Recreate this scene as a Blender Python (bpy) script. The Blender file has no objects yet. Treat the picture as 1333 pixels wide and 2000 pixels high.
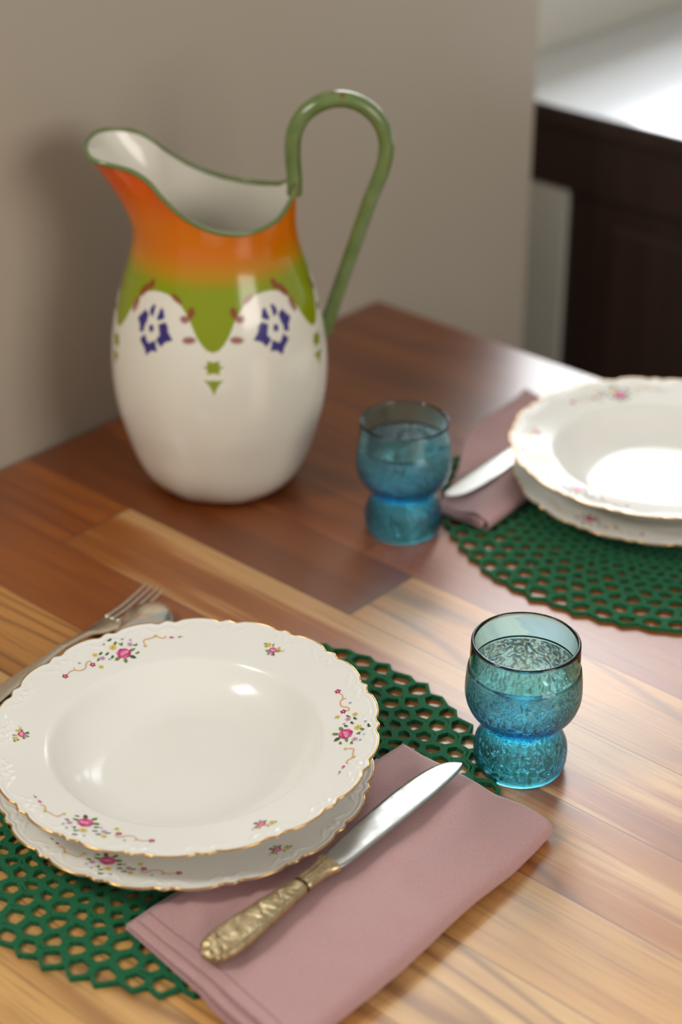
import bpy, bmesh, math, random
import numpy as np
from mathutils import Vector, Matrix, noise

# ------------------------------------------------------------------ camera, world, lights, exposure
S = bpy.context.scene
C = bpy.context.collection
T = 0.75                      # height of the table top above the floor
R = math.radians
CA = -42.0                    # direction of the table's planks
CORNER = Vector((0.0367, 1.7114, T))
AX = Vector((math.cos(R(CA)), math.sin(R(CA)), 0))
AY = Vector((-math.sin(R(CA)), math.cos(R(CA)), 0))
def tl(x, y, z=0.0):          # table frame (x along planks, y along the wall) -> world
    return CORNER + AX * x + AY * y + Vector((0, 0, z))

cam = bpy.data.cameras.new('camera')
co = bpy.data.objects.new('camera', cam); C.objects.link(co)
co.location = (0, 0, T + 0.73)
co.rotation_euler = (R(90 - 29.5), 0, 0)
cam.sensor_fit = 'VERTICAL'; cam.sensor_height = 36; cam.sensor_width = 24
cam.lens = 3700 / 2000 * 36
cam.dof.use_dof = True; cam.dof.focus_distance = 1.175
cam.dof.aperture_fstop = 3.6
cam.clip_start = 0.02
S.camera = co

W = bpy.data.worlds.new('room_light'); S.world = W; W.use_nodes = True
bg = W.node_tree.nodes['Background']
bg.inputs['Color'].default_value = (1.0, 0.955, 0.89, 1)
bg.inputs['Strength'].default_value = 0.33

def area(name, loc, target, sx, sy, power, col):
    l = bpy.data.lights.new(name, 'AREA'); l.shape = 'RECTANGLE'; l.size = sx; l.size_y = sy
    l.energy = power; l.color = col
    o = bpy.data.objects.new(name, l); C.objects.link(o); o.location = loc
    o.rotation_euler = (Vector(target) - Vector(loc)).to_track_quat('-Z', 'Y').to_euler()
    return o
# daylight through the long kitchen window behind the half wall
area('window_daylight', tl(-0.92, 1.62, 1.16), tl(0.6, 1.62, 1.16), 2.9, 2.0, 160, (0.94, 0.97, 1.0))
# a second smaller window high on the left
area('side_window_daylight', (-0.95, 0.62, T + 1.15), (0.05, 0.62, T), 0.30, 0.36, 7.0, (1.0, 0.96, 0.90))
# fill light added behind the camera on the right, to brighten the wall
area('right_fill_light', (1.9, -0.9, T + 1.1), (0.0, 1.2, T + 0.1), 1.2, 1.3, 24, (1.0, 0.94, 0.86))

S.view_settings.view_transform = 'Standard'
S.view_settings.look = 'None'
S.view_settings.gamma = 1
S.view_settings.use_curve_mapping = False
S.view_settings.exposure = 0.26

# ------------------------------------------------------------------ helpers
def lin(c):
    return tuple(((v / 255) / 12.92 if v / 255 <= 0.04045 else ((v / 255 + 0.055) / 1.055) ** 2.4) for v in c) + (1,)

def mat(name, col=(0.8, 0.8, 0.8, 1), rough=0.5, metal=0.0, coat=0.0, spec=0.5, ior=1.5, sheen=0):
    m = bpy.data.materials.new(name); m.use_nodes = True
    b = m.node_tree.nodes['Principled BSDF']
    b.inputs['Base Color'].default_value = col
    b.inputs['Roughness'].default_value = rough
    b.inputs['Metallic'].default_value = metal
    b.inputs['Coat Weight'].default_value = coat
    b.inputs['Coat Roughness'].default_value = 0.08
    b.inputs['Specular IOR Level'].default_value = spec
    b.inputs['IOR'].default_value = ior
    b.inputs['Sheen Weight'].default_value = sheen
    return m

class NT:
    def __init__(s, m): s.t = m.node_tree; s.b = s.t.nodes.get('Principled BSDF')
    def n(s, typ, ins=None, **kw):
        nd = s.t.nodes.new(typ)
        for k, v in kw.items(): setattr(nd, k, v)
        for k, v in (ins or {}).items():
            if isinstance(v, bpy.types.NodeSocket): s.t.links.new(v, nd.inputs[k])
            else: nd.inputs[k].default_value = v
        return nd
    def math(s, op, a, b=0.0, c=0.0):
        nd = s.n('ShaderNodeMath', operation=op)
        for i, v in enumerate((a, b, c)):
            if isinstance(v, bpy.types.NodeSocket): s.t.links.new(v, nd.inputs[i])
            else: nd.inputs[i].default_value = v
        return nd.outputs[0]
    def ramp(s, fac, stops, interp='LINEAR'):
        nd = s.n('ShaderNodeValToRGB', {'Fac': fac}); cr = nd.color_ramp; cr.interpolation = interp
        while len(cr.elements) < len(stops): cr.elements.new(0.5)
        for e, (p, c) in zip(cr.elements, stops): e.position = p; e.color = c
        return nd.outputs[0]
    def mix(s, f, a, b, blend='MIX'):
        nd = s.n('ShaderNodeMix', data_type='RGBA', blend_type=blend)
        for i, v in ((0, f), (6, a), (7, b)):
            if isinstance(v, bpy.types.NodeSocket): s.t.links.new(v, nd.inputs[i])
            else: nd.inputs[i].default_value = v
        return nd.outputs[2]
    def link(s, a, name): s.t.links.new(a, s.b.inputs[name])
    def bump(s, h, strength, dist):
        nd = s.n('ShaderNodeBump', {'Height': h, 'Strength': strength, 'Distance': dist})
        s.t.links.new(nd.outputs[0], s.b.inputs['Normal']); return nd

def mesh_obj(name, V, F, mats, parent=None, smooth=True, fm=None, loc=None):
    me = bpy.data.meshes.new(name)
    me.from_pydata([tuple(v) for v in V], [], [tuple(f) for f in F])
    if not isinstance(mats, (list, tuple)): mats = [mats]
    for m in mats: me.materials.append(m)
    if fm is not None: me.polygons.foreach_set('material_index', np.asarray(fm, dtype=np.int32))
    if smooth: me.polygons.foreach_set('use_smooth', np.ones(len(me.polygons), dtype=bool))
    me.update()
    o = bpy.data.objects.new(name, me); C.objects.link(o)
    if parent: o.parent = parent
    if loc is not None: o.location = loc
    return o

def thing(name, label, cat, loc=(0, 0, 0), rz=0.0, group=None):
    o = bpy.data.objects.new(name, None); C.objects.link(o)
    o.location = loc; o.rotation_euler = (0, 0, rz); o['label'] = label; o['category'] = cat
    o.empty_display_size = 0.03
    if group: o['group'] = group
    return o
def structure(o): o['kind'] = 'structure'; return o

def box(V, F, x0, x1, y0, y1, z0, z1):
    b = len(V)
    V += [(x0, y0, z0), (x1, y0, z0), (x1, y1, z0), (x0, y1, z0), (x0, y0, z1), (x1, y0, z1), (x1, y1, z1), (x0, y1, z1)]
    F += [tuple(b + i for i in q) for q in ((3, 2, 1, 0), (4, 5, 6, 7), (0, 1, 5, 4), (1, 2, 6, 5), (2, 3, 7, 6), (3, 0, 4, 7))]
def box_obj(name, ext, m, parent=None, bevel=0.0):
    V, F = [], []; box(V, F, *ext)
    o = mesh_obj(name, V, F, m, parent, smooth=False)
    if bevel:
        md = o.modifiers.new('bevel', 'BEVEL'); md.width = bevel; md.segments = 3
    return o
def rim_grid(n, m, closed=True):      # quads for n rings x m points per ring
    F = []
    for i in range(n - 1):
        for j in range(m if closed else m - 1):
            k = (j + 1) % m
            F.append((i * m + j, i * m + k, (i + 1) * m + k, (i + 1) * m + j))
    return F
def tube(path, rad, m=12, flat=1.0, up=None, caps=True):     # path Nx3, rad scalar/array
    P = np.array(path, float); n = len(P); rad = np.ones(n) * rad
    Tn = np.gradient(P, axis=0); Tn /= np.linalg.norm(Tn, axis=1)[:, None]
    up = np.array(up if up is not None else (0, 1, 0), float)
    V = []
    for i in range(n):
        a = np.cross(Tn[i], up); a /= np.linalg.norm(a) + 1e-9; b = np.cross(a, Tn[i])
        for j in range(m):
            t = 2 * math.pi * j / m
            V.append(P[i] + rad[i] * (math.cos(t) * a + math.sin(t) * flat * b))
    F = rim_grid(n, m)
    if caps: F += [tuple(range(m))[::-1], tuple(range((n - 1) * m, n * m))]
    return V, F
def sm(x, a, b):
    t = np.clip((np.asarray(x, float) - a) / (b - a), 0, 1); return t * t * (3 - 2 * t)
def catmull(P, k=10, closed=False):
    P = np.array(P, float); n = len(P); out = []
    rng = range(n if closed else n - 1)
    for i in rng:
        g = (lambda j: P[j % n]) if closed else (lambda j: P[min(max(j, 0), n - 1)])
        p0, p1, p2, p3 = g(i - 1), g(i), g(i + 1), g(i + 2)
        for t in np.linspace(0, 1, k, endpoint=False):
            out.append(0.5 * (2 * p1 + (p2 - p0) * t + (2 * p0 - 5 * p1 + 4 * p2 - p3) * t * t + (3 * p1 - p0 - 3 * p2 + p3) * t ** 3))
    if not closed: out.append(P[-1])
    return np.array(out)

# ------------------------------------------------------------------ materials
def paint_mat(name, c, rough=0.6):
    m = mat(name, c, rough); n = NT(m)
    tc = n.n('ShaderNodeTexCoord')
    a = n.n('ShaderNodeTexNoise', {'Vector': tc.outputs['Object'], 'Scale': 3.0, 'Detail': 4.0})
    dark = tuple(v * 0.9 for v in c[:3]) + (1,)
    n.link(n.mix(a.outputs[0], dark, c), 'Base Color')
    b = n.n('ShaderNodeTexNoise', {'Vector': tc.outputs['Object'], 'Scale': 180.0, 'Detail': 3.0})
    n.bump(b.outputs[0], 0.15, 0.002)
    return m
M_wall = paint_mat('painted_wall', (0.50, 0.44, 0.355, 1), 0.5)
M_wall_light = paint_mat('pale_wall', (0.62, 0.60, 0.53, 1), 0.6)
M_floor = paint_mat('floor_tile', (0.25, 0.2, 0.16, 1), 0.5)

def wood_mat():
    m = mat('plank_wood', rough=0.3, spec=0.9, coat=0.4); n = NT(m)
    tc = n.n('ShaderNodeTexCoord'); sp = n.n('ShaderNodeSeparateXYZ', {0: tc.outputs['Object']})
    X, Y, Z = sp.outputs
    W_ = 0.0705
    yy = n.math('DIVIDE', n.math('ADD', Y, 0.0215), W_)
    row = n.math('FLOOR', yy); fy = n.math('FRACT', yy)
    r1 = n.n('ShaderNodeTexWhiteNoise', {'W': row}, noise_dimensions='1D')
    xx = n.math('DIVIDE', n.math('ADD', X, n.math('MULTIPLY', r1.outputs[0], 1.7)), 0.62)
    cell = n.math('FLOOR', xx); fx = n.math('FRACT', xx)
    cid = n.math('ADD', n.math('MULTIPLY', row, 9.77), n.math('MULTIPLY', cell, 3.17))
    r2 = n.n('ShaderNodeTexWhiteNoise', {'W': cid}, noise_dimensions='1D')
    rs = n.n('ShaderNodeSeparateColor', {0: r2.outputs['Color']})
    tone = n.math('MULTIPLY_ADD', r2.outputs[0], 0.38, n.math('MULTIPLY', n.n('ShaderNodeMapRange', {0: row, 1: -4.0, 2: -11.5, 3: 0.0, 4: 1.0}).outputs[0], 0.62))
    cx = n.math('SUBTRACT', n.math('MULTIPLY', n.math('ADD', cell, 0.5), 0.62), n.math('MULTIPLY', r1.outputs[0], 1.7))
    tone = n.math('ADD', tone, n.n('ShaderNodeMapRange', {0: cx, 1: 0.15, 2: 0.75, 3: 0.0, 4: 0.28}).outputs[0])  # paler to the right: stave colour plus painted-in glare and light
    base = n.ramp(tone, [(0.0, lin((118, 60, 14))), (0.25, lin((140, 74, 20))), (0.45, lin((162, 86, 18))),
                         (0.62, lin((190, 120, 50))), (0.8, lin((222, 166, 92))), (1.0, lin((238, 194, 126)))])
    # long grain
    off = n.math('MULTIPLY', r2.outputs[0], 37.0)
    v1 = n.n('ShaderNodeCombineXYZ', {0: n.math('MULTIPLY', X, 2.2), 1: n.math('MULTIPLY', Y, 34.0), 2: off})
    g1 = n.n('ShaderNodeTexNoise', {'Vector': v1.outputs[0], 'Scale': 1.0, 'Detail': 5.0, 'Roughness': 0.55, 'Distortion': 0.4})
    v2 = n.n('ShaderNodeCombineXYZ', {0: n.math('MULTIPLY', X, 12.0), 1: n.math('MULTIPLY', Y, 420.0), 2: off})
    g2 = n.n('ShaderNodeTexNoise', {'Vector': v2.outputs[0], 'Scale': 1.0, 'Detail': 3.0})
    # cathedral rings
    v3 = n.n('ShaderNodeCombineXYZ', {0: n.math('MULTIPLY', X, 0.9), 1: n.math('MULTIPLY', Y, 7.0), 2: off})
    w0 = n.n('ShaderNodeTexNoise', {'Vector': v3.outputs[0], 'Scale': 1.0, 'Detail': 2.0})
    ring = n.math('SINE', n.math('MULTIPLY', w0.outputs[0], 85.0))
    ringm = n.math('POWER', n.math('MULTIPLY_ADD', ring, 0.5, 0.5), 5.0)
    rsel = n.math('MULTIPLY', ringm, n.math('MULTIPLY_ADD', n.math('GREATER_THAN', rs.outputs[1], 0.35), 0.42, 0.12))
    c = n.mix(n.ramp(g1.outputs[0], [(0.3, (0, 0, 0, 1)), (0.7, (1, 1, 1, 1))]),
              n.mix(1.0, base, lin((205, 186, 168)), 'MULTIPLY'), base)
    c = n.mix(n.math('MULTIPLY', n.math('GREATER_THAN', rs.outputs[2], 0.82), n.ramp(g1.outputs[0], [(0.5, (0, 0, 0, 1)), (0.6, (.7, .7, .7, 1))])), c, lin((216, 172, 114)))
    c = n.mix(rsel, c, lin((92, 38, 14)))
    c = n.mix(n.ramp(g2.outputs[0], [(0.55, (0, 0, 0, 1)), (0.75, (.45, .45, .45, 1))]), c, lin((88, 44, 20)))
    # knots
    v4 = n.n('ShaderNodeCombineXYZ', {0: n.math('MULTIPLY', X, 3.0), 1: n.math('MULTIPLY', Y, 8.0), 2: 0.0})
    kn = n.n('ShaderNodeTexVoronoi', {'Vector': v4.outputs[0], 'Scale': 1.0})
    c = n.mix(n.ramp(kn.outputs['Distance'], [(0.03, (.8, .8, .8, 1)), (0.09, (0, 0, 0, 1))]), c, lin((70, 30, 12)))
    # joints
    ey = n.math('MINIMUM', fy, n.math('SUBTRACT', 1.0, fy))
    ex = n.math('MINIMUM', fx, n.math('SUBTRACT', 1.0, fx))
    jy = n.ramp(ey, [(0.004, (.55, .55, .55, 1)), (0.011, (0, 0, 0, 1))]); jx = n.ramp(ex, [(0.0005, (.5, .5, .5, 1)), (0.0014, (0, 0, 0, 1))])
    j = n.math('MAXIMUM', jy, jx)
    c = n.mix(j, c, lin((60, 28, 12)))
    n.link(c, 'Base Color')
    rr = n.math('MULTIPLY_ADD', g1.outputs[0], 0.12, 0.30)
    n.link(rr, 'Roughness'); n.b.inputs['Coat Roughness'].default_value = 0.24
    h = n.math('SUBTRACT', n.math('MULTIPLY', g2.outputs[0], 0.35), j)
    n.bump(h, 0.22, 0.0006)
    return m
M_wood = wood_mat()
M_darkwood = mat('dark_cabinet_wood', (0.028, 0.013, 0.009, 1), 0.42)
def _dw():
    n = NT(M_darkwood); tc = n.n('ShaderNodeTexCoord')
    mp = n.n('ShaderNodeMapping', {0: tc.outputs['Object'], 3: (40, 40, 2.5)})
    a = n.n('ShaderNodeTexNoise', {'Vector': mp.outputs[0], 'Scale': 1.0, 'Detail': 4.0})
    n.link(n.mix(a.outputs[0], (0.020, 0.009, 0.006, 1), (0.045, 0.022, 0.015, 1)), 'Base Color')
_dw()
M_counter = paint_mat('glare_pale_counter', (0.62, 0.64, 0.67, 1), 0.2)  # window glare on the dark glossy top is put into this pale colour
NT(M_counter).b.inputs['Coat Weight'].default_value = 1.0

def porcelain():
    m = mat('glazed_porcelain', lin((246, 245, 238)), 0.15, spec=0.27)
    n = NT(m); n.b.inputs['Subsurface Weight'].default_value = 0.0
    tc = n.n('ShaderNodeTexCoord')
    a = n.n('ShaderNodeTexNoise', {'Vector': tc.outputs['Object'], 'Scale': 22.0, 'Detail': 2.0})
    n.link(n.mix(a.outputs[0], lin((236, 235, 228)), lin((242, 241, 235))), 'Base Color')
    n.bump(a.outputs[0], 0.05, 0.001)
    return m
M_porc = porcelain()
M_gold = mat('gilding', (0.78, 0.47, 0.16, 1), 0.24, metal=1.0)
def flatcol(name, c, r=0.25): return mat(name, lin(c), r)
PAL = dict(rose=flatcol('rose_pink', (226, 110, 160)), rosed=flatcol('deep_rose', (196, 46, 110)), rosel=flatcol('pale_rose', (246, 190, 212)),
           red=flatcol('wine_red', (172, 44, 84)), green=flatcol('leaf_green', (112, 138, 62)), greend=flatcol('dark_leaf_green', (60, 92, 44)),
           tan=flatcol('scroll_tan', (224, 176, 126)), yellow=flatcol('soft_yellow', (224, 196, 96)), blue=flatcol('grey_blue', (150, 170, 192)),
           ochre=flatcol('ochre', (168, 132, 40)), lilac=flatcol('lilac', (204, 160, 196)))
PN = list(PAL)

def felt():
    m = mat('green_felt', lin((10, 92, 58)), 0.95, sheen=0.08); n = NT(m); tc = n.n('ShaderNodeTexCoord')
    a = n.n('ShaderNodeTexNoise', {'Vector': tc.outputs['Object'], 'Scale': 900.0, 'Detail': 3.0})
    n.link(n.ramp(a.outputs[0], [(0.3, lin((0, 74, 40))), (0.62, lin((2, 108, 64))), (0.88, lin((60, 150, 110)))]), 'Base Color')
    n.bump(a.outputs[0], 0.7, 0.0008)
    return m
M_felt = felt()

def linen(name, c1, c2):
    m = mat(name, c1, 0.9, sheen=0.35); n = NT(m); tc = n.n('ShaderNodeTexCoord')
    uv = tc.outputs['UV']
    s = n.n('ShaderNodeSeparateXYZ', {0: uv})
    wa = n.math('SINE', n.math('MULTIPLY', s.outputs[0], 6.2832 * 1500)); wb = n.math('SINE', n.math('MULTIPLY', s.outputs[1], 6.2832 * 1500))
    mp = n.n('ShaderNodeMapping', {0: uv, 3: (2600, 500, 1)}); na = n.n('ShaderNodeTexNoise', {'Vector': mp.outputs[0], 'Scale': 1.0, 'Detail': 2.0})
    mp2 = n.n('ShaderNodeMapping', {0: uv, 3: (500, 2600, 1)}); nb = n.n('ShaderNodeTexNoise', {'Vector': mp2.outputs[0], 'Scale': 1.0, 'Detail': 2.0})
    w = n.math('MULTIPLY', n.math('ADD', wa, wb), 0.18)
    f = n.math('ADD', n.math('MULTIPLY', n.math('ADD', na.outputs[0], nb.outputs[0]), 0.5), n.math('MULTIPLY', w, 0.25))
    n.link(n.ramp(f, [(0.25, c2), (0.7, c1)]), 'Base Color')
    n.bump(f, 0.3, 0.0003)
    return m
M_linen = linen('mauve_linen', lin((200, 160, 158)), lin((172, 127, 129)))
M_stitch = mat('stitch_thread', lin((116, 62, 68)), 0.9)

def silver(name, c, r, dirt=0.0, dc=(0.2, 0.13, 0.06, 1)):
    m = mat(name, c, r, metal=1.0); n = NT(m); tc = n.n('ShaderNodeTexCoord')
    a = n.n('ShaderNodeTexNoise', {'Vector': tc.outputs['Object'], 'Scale': 130.0, 'Detail': 5.0, 'Roughness': 0.65})
    n.link(n.ramp(a.outputs[0], [(0.3, (r * .75,) * 3 + (1,)), (0.75, (r * 1.35,) * 3 + (1,))]), 'Roughness')
    if dirt:
        n.link(n.mix(n.ramp(a.outputs[0], [(0.48, (0, 0, 0, 1)), (0.72, (dirt,) * 3 + (1,))]), c, dc), 'Base Color')
    return m
M_blade = silver('worn_steel', (0.45, 0.45, 0.425, 1), 0.36, 0.12, (0.5, 0.48, 0.42, 1))
M_handle = silver('tarnished_silver_gilt', (0.52, 0.41, 0.24, 1), 0.40, 0.8, (0.22, 0.15, 0.07, 1))
def _relief():
    n = NT(M_handle); tc = n.n('ShaderNodeTexCoord')
    a = n.n('ShaderNodeTexVoronoi', {'Vector': tc.outputs['Object'], 'Scale': 260.0}, feature='SMOOTH_F1')
    b = n.n('ShaderNodeTexNoise', {'Vector': tc.outputs['Object'], 'Scale': 420.0, 'Detail': 3.0})
    n.bump(n.math('ADD', a.outputs['Distance'], n.math('MULTIPLY', b.outputs[0], 0.5)), 0.35, 0.0008)
_relief()
M_silver = silver('old_silver', (0.88, 0.80, 0.68, 1), 0.26, 0.1)

def glass(name):
    m = bpy.data.materials.new(name); m.use_nodes = True; t = m.node_tree; t.nodes.clear()
    n = NT(m)
    out = n.n('ShaderNodeOutputMaterial')
    g = n.n('ShaderNodeBsdfGlass', {'Color': (0.97, 1, 1, 1), 'Roughness': 0.0, 'IOR': 1.5})
    tc = n.n('ShaderNodeTexCoord')
    at = n.n('ShaderNodeAttribute', attribute_name='pressed')
    d = n.n('ShaderNodeTexNoise', {'Vector': tc.outputs['Object'], 'Scale': 160.0, 'Detail': 1.0})
    w = n.math('SINE', n.math('MULTIPLY', d.outputs[0], 115.0))
    d2 = n.n('ShaderNodeTexNoise', {'Vector': tc.outputs['Object'], 'Scale': 1300.0, 'Detail': 1.0})
    h = n.math('MULTIPLY', n.math('ADD', n.math('MULTIPLY', w, 0.42), n.math('MULTIPLY', d2.outputs[0], 0.6)), at.outputs['Fac'])
    b = n.n('ShaderNodeBump', {'Height': h, 'Strength': 0.6, 'Distance': 0.00035})
    t.links.new(b.outputs[0], g.inputs['Normal'])
    t.links.new(n.math('MULTIPLY', at.outputs['Fac'], 0.05), g.inputs['Roughness'])
    va = n.n('ShaderNodeVolumeAbsorption', {'Color': (0.03, 0.865, 0.985, 1), 'Density': 215.0})
    t.links.new(g.outputs[0], out.inputs[0]); t.links.new(va.outputs[0], out.inputs[1])
    return m
M_glass = glass('blue_glass')

# ------------------------------------------------------------------ room
wl = structure(box_obj('wall_left', (-0.13, -0.0015, -1.75, 0.245, -T, 0.46), M_wall, bevel=0.003))
wb1 = structure(box_obj('wall_back', (-0.42, -0.19, -1.9, 2.5, -T, 0.20), M_wall_light))
wb2 = structure(box_obj('wall_back', (-0.42, -0.19, -1.9, 0.12, 0.226, 2.05), M_wall_light))
wn = structure(box_obj('trim_1', (-0.43, -0.165, -1.9, 2.5, 0.20, 0.225), M_wall_light))
fl = structure(box_obj('floor', (-2.2, 3.2, -3.2, 3.4, -T - 0.02, -T), M_floor))
wl2 = structure(box_obj('wall_back', (-0.186, -0.044, 0.3705, 0.90, -T, 0.0025), M_wall_light))
for o in (wl, wl2, wb1, wb2, wn, fl): o.location = CORNER; o.rotation_euler = (0, 0, R(CA))
# window frame of the kitchen window (above the picture, seen in reflections)
V, F = [], []
for y in (0.15, 1.25, 2.34): box(V, F, -0.36, -0.31, y - 0.03, y + 0.03, 0.226, 2.0)
box(V, F, -0.36, -0.31, 0.12, 2.37, 1.94, 2.0); box(V, F, -0.36, -0.31, 0.12, 2.37, 1.07, 1.11)
wf = structure(mesh_obj('window_1', V, F, M_wall_light, smooth=False)); wf.location = CORNER; wf.rotation_euler = (0, 0, R(CA))

# ------------------------------------------------------------------ cabinet with counter
cb = thing('kitchen_cabinet', 'dark brown wooden cabinet standing beyond the end of the wall', 'cabinet', tl(0, 0, -T), R(CA))
zc = T + 0.10
box_obj('cabinet_body', (-0.042, 1.25, 0.375, 0.97, 0.0, zc - 0.1), M_darkwood, cb, 0.003)
box_obj('apron', (-0.183, 1.25, 0.368, 0.97, zc - 0.097, zc - 0.022), M_darkwood, cb, 0.002)
box_obj('door_panel', (0.02, 0.46, 0.369, 0.375, 0.05, zc - 0.125), M_darkwood, cb, 0.002)
box_obj('door_panel', (0.48, 0.92, 0.369, 0.375, 0.05, zc - 0.125), M_darkwood, cb, 0.002)
ct = thing('countertop', 'glossy countertop lying on the dark cabinet, painted pale with window glare', 'countertop', tl(0, 0, 0.078), R(CA))
cs = box_obj('counter_slab', (-0.186, 1.26, 0.357, 0.98, 0.0195, 0.022), M_counter, ct, 0.0008)
ce = box_obj('edge_strip', (-0.186, 1.26, 0.358, 0.98, 0.0003, 0.0193), M_darkwood, ct, 0.001)

# ------------------------------------------------------------------ table
tb = thing('dining_table', 'varnished brown plank table set for two against the wall', 'table', tl(0, 0, -T), R(CA))
box_obj('tabletop', (0.0, 1.5, -1.02, 0.0, T - 0.035, T), M_wood, tb, 0.004)
for x in (0.07, 1.43):
    for y in (-0.95, -0.07):
        box_obj('leg', (x - 0.035, x + 0.035, y - 0.035, y + 0.035, 0, T - 0.0355), M_wood, tb, 0.004)

# ------------------------------------------------------------------ placemats
def placemat(name, label, cx, cy, Rm, rz, nspi=64, th=0.0034):
    V, F = [], []
    k = 2 * math.pi / nspi
    q = 1 - 0.78 * k                       # rows shrink towards the centre
    jit = lambda p: p + np.array([noise.noise(Vector((p[0] * 90, p[1] * 90, 1.0 + cx))), noise.noise(Vector((p[0] * 90, p[1] * 90, 9.0 + cx)))]) * 0.0042
    r = Rm / (1 + 0.5 * k); i = 0
    nsub = 4
    while r > 0.04:
        up, dn = r * (1 + 0.52 * k), r * (1 - 0.52 * k)      # apex radii
        su, sd = r * (1 + 0.26 * k), r * (1 - 0.26 * k)      # side corner radii
        for j in range(nspi):
            a0 = k * (j + 0.5 * (i % 2))
            hexa = [(up, 0), (su, -.5), (sd, -.5), (dn, 0), (sd, .5), (su, .5)]
            C6 = []
            for m_, (rr, da) in enumerate(hexa):
                # lattice corners are shared between rows, so key them by row and angle
                C6.append(jit(np.array([rr * math.cos(a0 + da * k), rr * math.sin(a0 + da * k)])))
            loop = []
            for m_ in range(6):
                for t in range(nsub): loop.append(C6[m_] + (C6[(m_ + 1) % 6] - C6[m_]) * t / nsub)
            loop = np.array(loop); cen = loop.mean(0); rel = loop - cen; d = np.linalg.norm(rel, axis=1)
            dm = d.mean(); bar = 0.0014 + 0.0050 * r
            b = len(V); n_ = len(loop)
            for p in loop: V.append((p[0], p[1], th))
            for m_ in range(n_):
                tgt = 0.6 * d[m_] + 0.4 * dm - bar
                pp = cen + rel[m_] / d[m_] * max(tgt, 0.3 * dm)
                V.append((pp[0], pp[1], th))
            for m_ in range(n_): F.append((b + m_, b + (m_ + 1) % n_, b + n_ + (m_ + 1) % n_, b + n_ + m_))
        r *= q; i += 1
    o = mesh_obj(name, V, F, M_felt, smooth=False)
    bm = bmesh.new(); bm.from_mesh(o.data); bmesh.ops.remove_doubles(bm, verts=bm.verts, dist=0.0006); bm.to_mesh(o.data); bm.free()
    bm = bmesh.new(); bm.from_mesh(o.data)
    bmesh.ops.recalc_face_normals(bm, faces=bm.faces)
    if bm.faces[0].normal.z < 0: bmesh.ops.reverse_faces(bm, faces=bm.faces)
    ret = bmesh.ops.extrude_face_region(bm, geom=bm.faces[:])
    for v in [g for g in ret['geom'] if isinstance(g, bmesh.types.BMVert)]: v.co.z = 0.0003
    bmesh.ops.recalc_face_normals(bm, faces=bm.faces)
    bm.to_mesh(o.data); bm.free()
    o.location = (cx, cy, T); o.rotation_euler = (0, 0, rz)
    o['label'] = label; o['category'] = 'placemat'; o['group'] = 'round green cut-out placemats'
    return o
MAT_C = (-0.0795, 0.9360); MAT2_C = (0.261, 1.297); MR, MR2 = 0.178, 0.184
placemat('placemat', 'round dark green cut-out felt placemat under the front plates', *MAT_C, MR, 0.0)
placemat('placemat', 'round dark green cut-out felt placemat under the plates behind', *MAT2_C, MR2, 0.35)

# ------------------------------------------------------------------ plates
def edge_r(th, R0):
    d = (np.degrees(th) - 10 + 360) % 20 - 10.0            # notch pairs every 20 degrees
    r = R0 + 0.0008 * np.cos(np.radians(d * 18)) * -1
    r = r - 0.0012 * (np.exp(-((np.abs(d) - 2.9) / 1.5) ** 2)) + 0.0009 * np.exp(-(d / 1.4) ** 2)
    return r
def emboss(th, w):                                          # w = distance inside the edge
    d = (np.degrees(th) - 10 + 360) % 20 - 10.0
    a = np.abs(d)
    s = lambda da, w0, sa, sw, h: h * np.exp(-((a - da) / sa) ** 2 - ((w - w0) / sw) ** 2)
    h = 0.00055 * np.exp(-((w - 0.0014) / 0.0012) ** 2)
    h = h + s(1.5, 0.0060, 0.75, 0.0016, 0.0012) + s(3.4, 0.0088, 0.7, 0.0011, 0.0007) + s(0.0, 0.0095, 0.5, 0.0020, 0.0007)
    h = h + 0.0005 * np.exp(-((w - (0.0045 + 0.0035 * np.exp(-((a - 4.5) / 2.0) ** 2))) / 0.0008) ** 2) * sm(a, 2.0, 4.0) * (1 - sm(a, 7, 9))
    h = h + s(5.6, 0.0078, 0.6, 0.0009, 0.0006)
    h = h - 0.0003 * np.exp(-((w - 0.0032) / 0.0006) ** 2)
    return h * 0.6
def plate_z(prof, rho): return np.interp(rho, [p[0] for p in prof], [p[1] for p in prof])

SOUP_R, SOUP = 0.1184, [(0, .0052), (.045, .0054), (.054, .0062), (.062, .0085), (.070, .0130), (.077, .0192), (.0815, .0250), (.0838, .0276), (.0870, .0284), (.10, .0312), (.11, .0336), (.1205, .0362)]
DIN_R, DIN = 0.1150, [(0, .0042), (.055, .0044), (.061, .0054), (.068, .0090), (.074, .0118), (.080, .0132), (.095, .0158), (.105, .0178), (.118, .0206)]

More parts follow.
